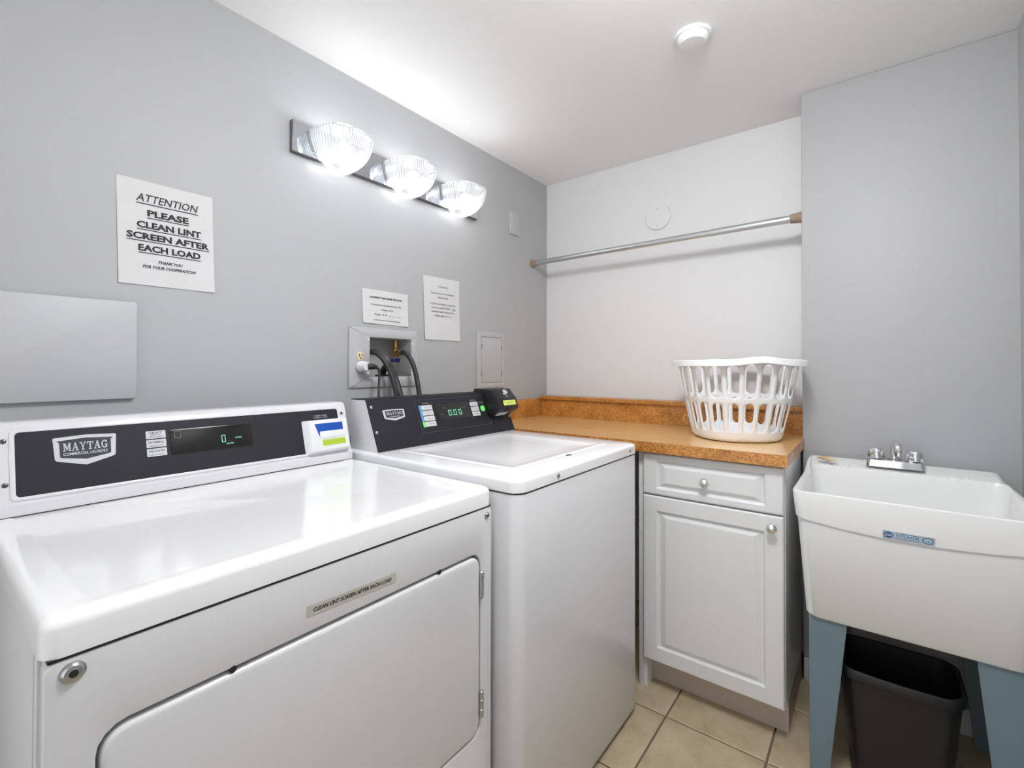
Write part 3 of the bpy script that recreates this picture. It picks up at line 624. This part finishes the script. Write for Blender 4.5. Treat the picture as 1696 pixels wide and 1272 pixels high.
build('disc', G().lathe((0.664, 0.0, 1.936), (0, -1, 0), [(0.0640, 0), (0.0640, 0.007), (0.0625, 0.0090), (0.0, 0.0095)], 48), m_backwall, rc)
for z in (1.9765, 1.8905): build('screw', G().lathe((0.660, -0.0094, z), (0, -1, 0), [(0.0028, 0), (0.0028, 0.0004), (0.0, 0.0005)], 10), m_steel, rc)

# ================================================================== COUNTER
ct = thing('countertop', 'brown mottled laminate countertop with backsplash and ledge along the alcove', 'countertop', (0.65, -0.30, 0.876))
SP = [(0.001, -0.6340), (1.2978, -0.6340), (1.2978, YS - 0.001), (XJ - 0.001, YS - 0.001), (XJ - 0.001, -0.001), (0.001, -0.001)]
build('slab', G().loops([[(x, y, z) for x, y in SP] for z in (0.8765, 0.9140)], True, True), m_lamsheen, ct, smooth=False)
build('front_edge', G().box(0.001, 1.2990, -0.6355, -0.6341, 0.8760, 0.9137), m_lam, ct, smooth=False)
build('end_edge', G().box(1.2979, 1.2992, -0.6340, YS - 0.001, 0.8760, 0.9137), m_lam, ct, smooth=False)
for x0, x1 in ((0.0215, 0.3395), (0.3403, 0.7480), (0.7488, XJ - 0.002)):
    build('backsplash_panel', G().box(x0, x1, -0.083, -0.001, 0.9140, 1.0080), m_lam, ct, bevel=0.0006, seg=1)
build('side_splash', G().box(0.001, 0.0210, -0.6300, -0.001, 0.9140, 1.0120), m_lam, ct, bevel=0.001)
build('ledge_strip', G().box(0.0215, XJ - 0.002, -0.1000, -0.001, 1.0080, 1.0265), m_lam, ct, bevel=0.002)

# ================================================================== BASE CABINET
cb = thing('base_cabinet', 'white base cabinet with raised-panel door and single drawer under the counter', 'cabinet', (1.05, -0.32, 0))
CX0, CX1, CF = 0.8240, 1.2885, -0.5940
build('carcass', G().box(CX0, CX1, CF, -0.001 if False else YS - 0.004, 0.110, 0.8755), m_cab, cb, bevel=0.001)
build('toe_kick', G().box(CX0 + 0.014, CX1 - 0.001, -0.5350, YS - 0.01, 0.0, 0.110), m_toe, cb, smooth=False)
build('side_foot', G().box(CX0, CX0 + 0.0135, CF, -0.5300, 0.0, 0.110), m_cab, cb, smooth=False)
build('filler_strip', G().box(0.8080, CX0 - 0.0005, CF - 0.008, CF + 0.02, 0.0, 0.8755), m_cab, cb, bevel=0.001)
def raised(name, x0, x1, z0, z1, gx_, gz_, yf, parent):
    ls = []
    def lp(i, iz, y): return [(x0 + i, y, z0 + iz), (x1 - i, y, z0 + iz), (x1 - i, y, z1 - iz), (x0 + i, y, z1 - iz)]
    ls = [lp(0, 0, CF - 0.0008), lp(0, 0, yf + 0.004), lp(0.003, 0.003, yf + 0.0008), lp(0.006, 0.006, yf), lp(gx_, gz_, yf), lp(gx_ + 0.004, gz_ + 0.004, yf + 0.0035), lp(gx_ + 0.007, gz_ + 0.006, yf + 0.0085), lp(gx_ + 0.012, gz_ + 0.010, yf + 0.0085), lp(gx_ + 0.030, gz_ + 0.022, yf + 0.0022), lp(gx_ + 0.034, gz_ + 0.025, yf + 0.0015)]
    o = build(name, G().loops(ls, True, True), m_cab, parent, smooth=False)
    return o
YF = -0.6140
dr = raised('drawer_front', 0.8280, 1.2860, 0.7205, 0.8680, 0.050, 0.022, YF, cb)
dd = raised('door', 0.8280, 1.2860, 0.1130, 0.7150, 0.052, 0.052, YF, cb)
def knob(x, z, par, y): return build('knob', G().lathe((x, y, z), (0, -1, 0), [(0.0085, 0), (0.0080, 0.003), (0.0052, 0.007), (0.0052, 0.013), (0.0135, 0.017), (0.0155, 0.021), (0.0140, 0.0255), (0.008, 0.028), (0.0, 0.0285)], 22), m_chrome, par)
knob(1.0510, 0.7925, dr, YF + 0.001); knob(1.2545, 0.6800, dd, YF)

# ================================================================== LAUNDRY BASKET
bk = thing('laundry_basket', 'white plastic laundry basket with slotted sides standing on the counter', 'basket', (1.075, -0.29, 0.9142))
BC = Vector((1.082, -0.312, 0.0)); ax = Vector((0.55, -0.835, 0)).normalized(); ay = Vector((-ax.y, ax.x, 0))
Zb, Zr = 0.9145, 1.2050
def bpt(th, z, extra=0.0):
    t = max(0.0, (z - Zb) / (Zr - Zb)); t2 = t + 0.06 * math.sin(PI * t)
    a = 0.158 + 0.064 * t2; b = 0.149 + 0.056 * t2
    n = 2.35; c, s_ = math.cos(th), math.sin(th)
    k = (abs(c) ** n + abs(s_) ** n) ** (-1 / n)
    hump = 0.010 * math.exp(-((((th + PI) % (2 * PI)) - PI) / 0.30) ** 2) + 0.010 * math.exp(-(((th % (2 * PI)) - PI) / 0.30) ** 2)
    zz = z + hump * max(0, (t - 0.85) / 0.15)
    return BC + ax * (a + extra) * c * k + ay * (b + extra) * s_ * k + Vector((0, 0, zz))
g = G(); NC = 22; V = {}
def cell(th0, th1, z0, z1, mx, mz0, mz1):
    """wall panel with one rounded slot; mx = side margin fraction"""
    W_ = 12; out = []; inn = []
    # slot outline in unit cell
    u0, u1 = mx, 1 - mx; v0, v1 = mz0, 1 - mz1
    asp = (z1 - z0) / ((th1 - th0) * 0.21); ru = (u1 - u0) / 2; rv = ru / asp
    pts = []
    for i in range(9): a = PI * i / 8; pts.append((0.5 + ru * math.cos(a), v1 - rv + rv * math.sin(a)))
    for i in range(9): a = PI + PI * i / 8; pts.append((0.5 + ru * math.cos(a), v0 + rv + rv * math.sin(a)))
    o = []
    top_ = [(1, v1 - rv)] + [(1 - k / 6 if True else 0, 1) for k in range(0, 7)] + [(0, v1 - rv)]
    o = [(1, v1 - rv)] + [(1 - k / 6, 1) for k in range(7)] + [(0, v1 - rv)] + [(0, v0 + rv)] + [(k / 6, 0) for k in range(7)] + [(1, v0 + rv)]
    f = lambda u, v: bpt(th0 + (th1 - th0) * u, z0 + (z1 - z0) * v)
    g.loops([[f(*p) for p in o], [f(*p) for p in pts]])
def band(z0, z1, n=2):
    for k in range(n):
        a, b = z0 + (z1 - z0) * k / n, z0 + (z1 - z0) * (k + 1) / n
        g.loops([[bpt(2 * PI * i / (NC * 6), a) for i in range(NC * 6)], [bpt(2 * PI * i / (NC * 6), b) for i in range(NC * 6)]])
za, zb_, zc, zd = 0.9500, 1.0620, 1.0720, 1.1950
band(0.9290, za, 2); band(zb_, zc, 1); band(zd, Zr, 1)
# rounded foot and base
for k in range(5):
    t0 = PI / 2 * k / 5; t1 = PI / 2 * (k + 1) / 5
    g.loops([[bpt(2 * PI * i / (NC * 6), 0.9290 - 0.0145 * math.sin(t), -0.020 * (1 - math.cos(t))) for i in range(NC * 6)] for t in (t0, t1)])
o_ = len(g.v); ringp = [bpt(2 * PI * i / (NC * 6), 0.9145, -0.020) for i in range(NC * 6)]
g.v += [tuple(p) for p in ringp]; g.f.append(tuple(range(o_, o_ + NC * 6)))
for c_ in range(NC):
    t0 = 2 * PI * c_ / NC; t1 = 2 * PI * (c_ + 1) / NC
    cell(t0, t1, za, zb_, 0.17, 0.03, 0.03); cell(t0, t1, zc, zd, 0.15, 0.03, 0.03)
bo = build('basket_body', g, m_basket, bk)
sm = bo.modifiers.new('thick', 'SOLIDIFY'); sm.thickness = 0.0028; sm.offset = -1
rl = []
for ex, dz in ((0.000, -0.002), (0.000, 0.004), (0.006, 0.009), (0.016, 0.009), (0.023, 0.004), (0.0265, -0.014), (0.0235, -0.014), (0.0205, 0.000), (0.015, 0.0055), (0.006, 0.0055), (0.003, 0.0)):
    rl.append([bpt(2 * PI * i / 132, Zr, ex) + Vector((0, 0, dz)) for i in range(132)])
rl.append(rl[0])
build('basket_rim', G().loops(rl), m_basket, bk)

# ================================================================== UTILITY SINK
sk = thing('utility_sink', 'off-white floor-standing utility sink on blue-grey legs with chrome faucet', 'sink', (1.58, -0.46, 0))
SX0, SX1, SY0, SY1 = 1.3180, 1.8420, -0.7120, -0.2120
def sm_(t): t = min(1, max(0, t)); return t * t * (3 - 2 * t)
def rimz(x, y):
    return 0.8270 + 0.0320 * sm_((y + 0.40) / 0.11) * sm_((SX1 - 0.002 - x) / 0.030) * sm_((x - SX0 + 0.012) / 0.020)
def sl(i, ib, zf, r, back=None): 
    return [(x, y, zf(x, y)) for x, y in rr(SX0 + i, SX1 - i, SY0 + i, (SY1 - ib if back is None else back), r, 6, 14)]
def zlow(x, y):
    fr_ = sm_((-0.64 - y) / 0.06)
    return 0.7510 - 0.0200 * fr_ * max(0, 1 - ((x - 1.58) / 0.25) ** 2)
loops_ = [sl(0.090, 0.090, lambda x, y: 0.4620, 0.030), sl(0.036, 0.036, lambda x, y: 0.4615, 0.030), sl(0.031, 0.031, lambda x, y: 0.4680, 0.030), sl(0.012, 0.010, lambda x, y: zlow(x, y) - 0.001, 0.028), sl(0.0080, 0.006, zlow, 0.028),
          sl(0.0012, 0.001, lambda x, y: rimz(x, y) - 0.004, 0.026), sl(0.0018, 0.0015, lambda x, y: rimz(x, y) - 0.001, 0.026), sl(0.0045, 0.004, rimz, 0.026),
          sl(0.0135, 0.012, rimz, 0.026), sl(0.0170, 0.0, lambda x, y: min(rimz(x, y), 0.8440) - 0.002 if y > -0.45 else 0.8240, 0.028, -0.3080), sl(0.0210, 0.0, lambda x, y: 0.8180 if y < -0.4 else 0.8280, 0.030, -0.3140), sl(0.045, 0.0, lambda x, y: 0.52, 0.045, -0.335), sl(0.060, 0.0, lambda x, y: 0.492, 0.05, -0.350), sl(0.10, 0.0, lambda x, y: 0.488, 0.05, -0.39)]
build('basin', G().loops(loops_, True, True), m_tub, sk)
for k in range(5):
    for x0 in (1.3830 + 0.0190 * k, 1.6650 + 0.0270 * k):
        build('soap_ridge', G().loops([[(x0 + a, -0.3120 + b, z) for a, b in ((-0.0035, 0), (0.0035, 0), (0.0035, 0.034), (-0.0035, 0.034))] for z in (0.830,)] + [[(x0 + a, -0.3100 + b, z) for a, b, z in ((-0.0020, 0, 0.8475), (0.0020, 0, 0.8475), (0.0020, 0.028, 0.8545), (-0.0020, 0.028, 0.8545))]], True, True), m_tub, sk)
# maker's sticker
FS = Frame((1.5805, SY0 + 0.0066, 0.7445), (1, 0, 0), (0, -0.075, 1))
sticker = build('maker_sticker', plate(FS, rr(-0.0530, 0.0530, -0.0110, 0.0110, 0.001, 2), 0.0003, 0.0010), m_label, sk, smooth=False)
m_sb = mat('sticker_blue', (0.012, 0.10, 0.28), 0.5); m_sl = mat('sticker_pale', (0.46, 0.56, 0.63), 0.5)
build('sticker_field', flat(FS, rr(-0.0500, 0.0490, -0.0088, 0.0088, 0.001, 2), 0.0013), m_sl, sticker, smooth=False, flipfix=False)
def ell(cx_, cy_, a, b, n=22): return [(cx_ + a * math.cos(2 * PI * i / n), cy_ + b * math.sin(2 * PI * i / n)) for i in range(n)]
g = flat(FS, ell(-0.0400, 0, 0.0090, 0.0075), 0.0016); 
for cx_ in (-0.0400, 0.0385):
    ring(FS, ell(cx_, 0, 0.0118, 0.0090), ell(cx_, 0, 0.0106, 0.0080), 0.0014, 0.0016, g)
ring(FS, ell(0.0385, 0, 0.0092, 0.0074), ell(0.0385, 0, 0.0080, 0.0064), 0.0014, 0.0016, g)
for a, b in ((-0.0485, 0.0072), (-0.0485, -0.0072), (0.0475, 0.0072), (0.0475, -0.0072)): flat(FS, ell(a, b, 0.0015, 0.0015, 8), 0.0016, g)
flat(FS, rr(-0.027, 0.026, 0.0066, 0.0078, 0.0003, 1), 0.0016, g); flat(FS, rr(-0.027, 0.026, -0.0078, -0.0066, 0.0003, 1), 0.0016, g)
text_geo(FS, 'UTILATUB', -0.0015, 0.0012, 0.0058, 0.046, 0.0016, bold=0.012, g=g); text_geo(FS, '19', 0.0385, -0.0020, 0.0046, 0.007, 0.0016, bold=0.01, g=g); text_geo(FS, 'FLOOR MOUNT LAUNDRY TUB', -0.0015, -0.0042, 0.0018, 0.044, 0.0016, g=g)
build('lettering', g, m_sb, sticker, smooth=False, flipfix=False)
for ch, u in (('E', -0.0438), ('M', -0.0368)): build('letter', text_geo(FS, ch, u, 0, 0.0075, 0.0052 if ch == 'E' else 0.0068, 0.0020, bold=0.01), m_label, sticker, smooth=False, flipfix=False)
# four bent sheet-metal legs
def leg(cx_, cy_, dx, dy):
    g = G(); th = 0.0035
    def L(wx, wy, z, ox=0, oy=0):
        c0 = (cx_ + ox, cy_ + oy)
        P = [(0, 0), (wx, 0), (wx, th), (th, th), (th, wy), (0, wy)]
        return [(c0[0] + dx * a, c0[1] + dy * b, z) for a, b in P]
    g.loops([L(0.046, 0.040, 0.0, 0, 0), L(0.066, 0.058, 0.20), L(0.092, 0.085, 0.4700)], True, True)
    l = build('leg', g, m_leg, sk, bevel=0.001, seg=1)
    return l
LX0, LX1, LY0, LY1 = SX0 + 0.0395, SX1 - 0.0395, SY0 + 0.0395, SY1 - 0.0395
leg(LX0, LY0, 1, 1); leg(LX1, LY0, -1, 1); leg(LX0, LY1, 1, -1); leg(LX1, LY1, -1, -1)
# faucet
fb_ = G(); 
fl = [[(x, y, z) for x, y in rr(1.4900 + i, 1.6430 - i, -0.3010 + i, -0.2420 - i, 0.010, 4)] for i, z in ((0, 0.8540), (0.0015, 0.8640), (0.004, 0.8760), (0.007, 0.8780))]
fct = build('faucet', fb_.loops(fl, True, True), m_chrome, sk)
for x in (1.5160, 1.6160):
    ph = [(0.0225, 0), (0.0245, 0.003), (0.0225, 0.022), (0.0195, 0.031), (0.0150, 0.0345), (0, 0.0355)]
    g = G(); n = 30
    g.loops([[(x + r_ * (1 + 0.055 * math.cos(5 * 2 * PI * i / n)) * math.cos(2 * PI * i / n), -0.2720 + r_ * (1 + 0.055 * math.cos(5 * 2 * PI * i / n)) * math.sin(2 * PI * i / n), 0.8800 + z_) for i in range(n)] for r_, z_ in ph], True, True)
    build('handle', g, m_chrome, fct)
build('spout_collar', G().lathe((1.5660, -0.2720, 0.8770), (0, 0, 1), [(0.0190, 0), (0.0190, 0.006), (0.015, 0.0085)], 22), m_steel, fct)
build('spout', G().tube(spline([(1.5660, -0.2720, 0.8800), (1.5660, -0.2720, 0.9030), (1.5665, -0.2760, 0.9190), (1.5680, -0.2890, 0.9330), (1.5705, -0.3080, 0.9370), (1.5730, -0.3270, 0.9290), (1.5745, -0.3350, 0.9120)], 6), 0.0115, 16), m_chrome, fct)
build('aerator', G().lathe((1.5747, -0.3358, 0.9135), (0.02, -0.10, -1), [(0.0135, 0), (0.0135, 0.003), (0.0115, 0.004), (0.0115, 0.0140), (0.009, 0.0145)], 20), m_chrome, fct)
# soap remnant on the deck
sb = G()
sbl = []
for k in range(9):
    t = k / 8; r_ = math.sin(PI * min(0.97, max(0.04, t))) ** 0.6
    c = Vector((1.3510 + 0.0560 * t, -0.2900 - 0.022 * t, 0.8640 + 0.0010 * math.sin(6 * t)))
    sbl.append([(c.x + 0.004 * math.sin(a), c.y + 0.013 * r_ * math.cos(a), c.z + 0.0070 * r_ * math.sin(a)) for a in [2 * PI * i / 14 for i in range(14)]])
so = tag(build('soap_remnant', sb.loops(sbl, True, True), m_soap), 'small tan sliver of dried soap on the sink deck corner', 'soap')

# ================================================================== BIN
wb = thing('wastebasket', 'black plastic rectangular wastebasket standing under the utility sink', 'bin', (1.565, -0.545, 0))
ZT = 0.3350
def bl(k, z, r=0.045, bow=0.012):
    out = []
    for x, y in rr(1.4180 + k, 1.7010 - k, -0.6560 + k, -0.4380 - k, r, 7, 8):
        u = (x - 1.5595) / 0.14; 
        yy = y - bow * max(0, 1 - u * u) if y < -0.545 else y
        out.append((x, yy, z))
    return out
bl_ = [bl(0.040, 0.002, 0.035), bl(0.036, 0.006, 0.035), bl(0.008, ZT - 0.030), bl(0.0015, ZT - 0.026), bl(0.0, ZT - 0.004), bl(0.002, ZT - 0.0005), bl(0.006, ZT), bl(0.0100, ZT - 0.003), bl(0.0115, ZT - 0.02), bl(0.040, 0.008, 0.033)]
build('bin_body', G().loops(bl_, True, True), m_can, wb)
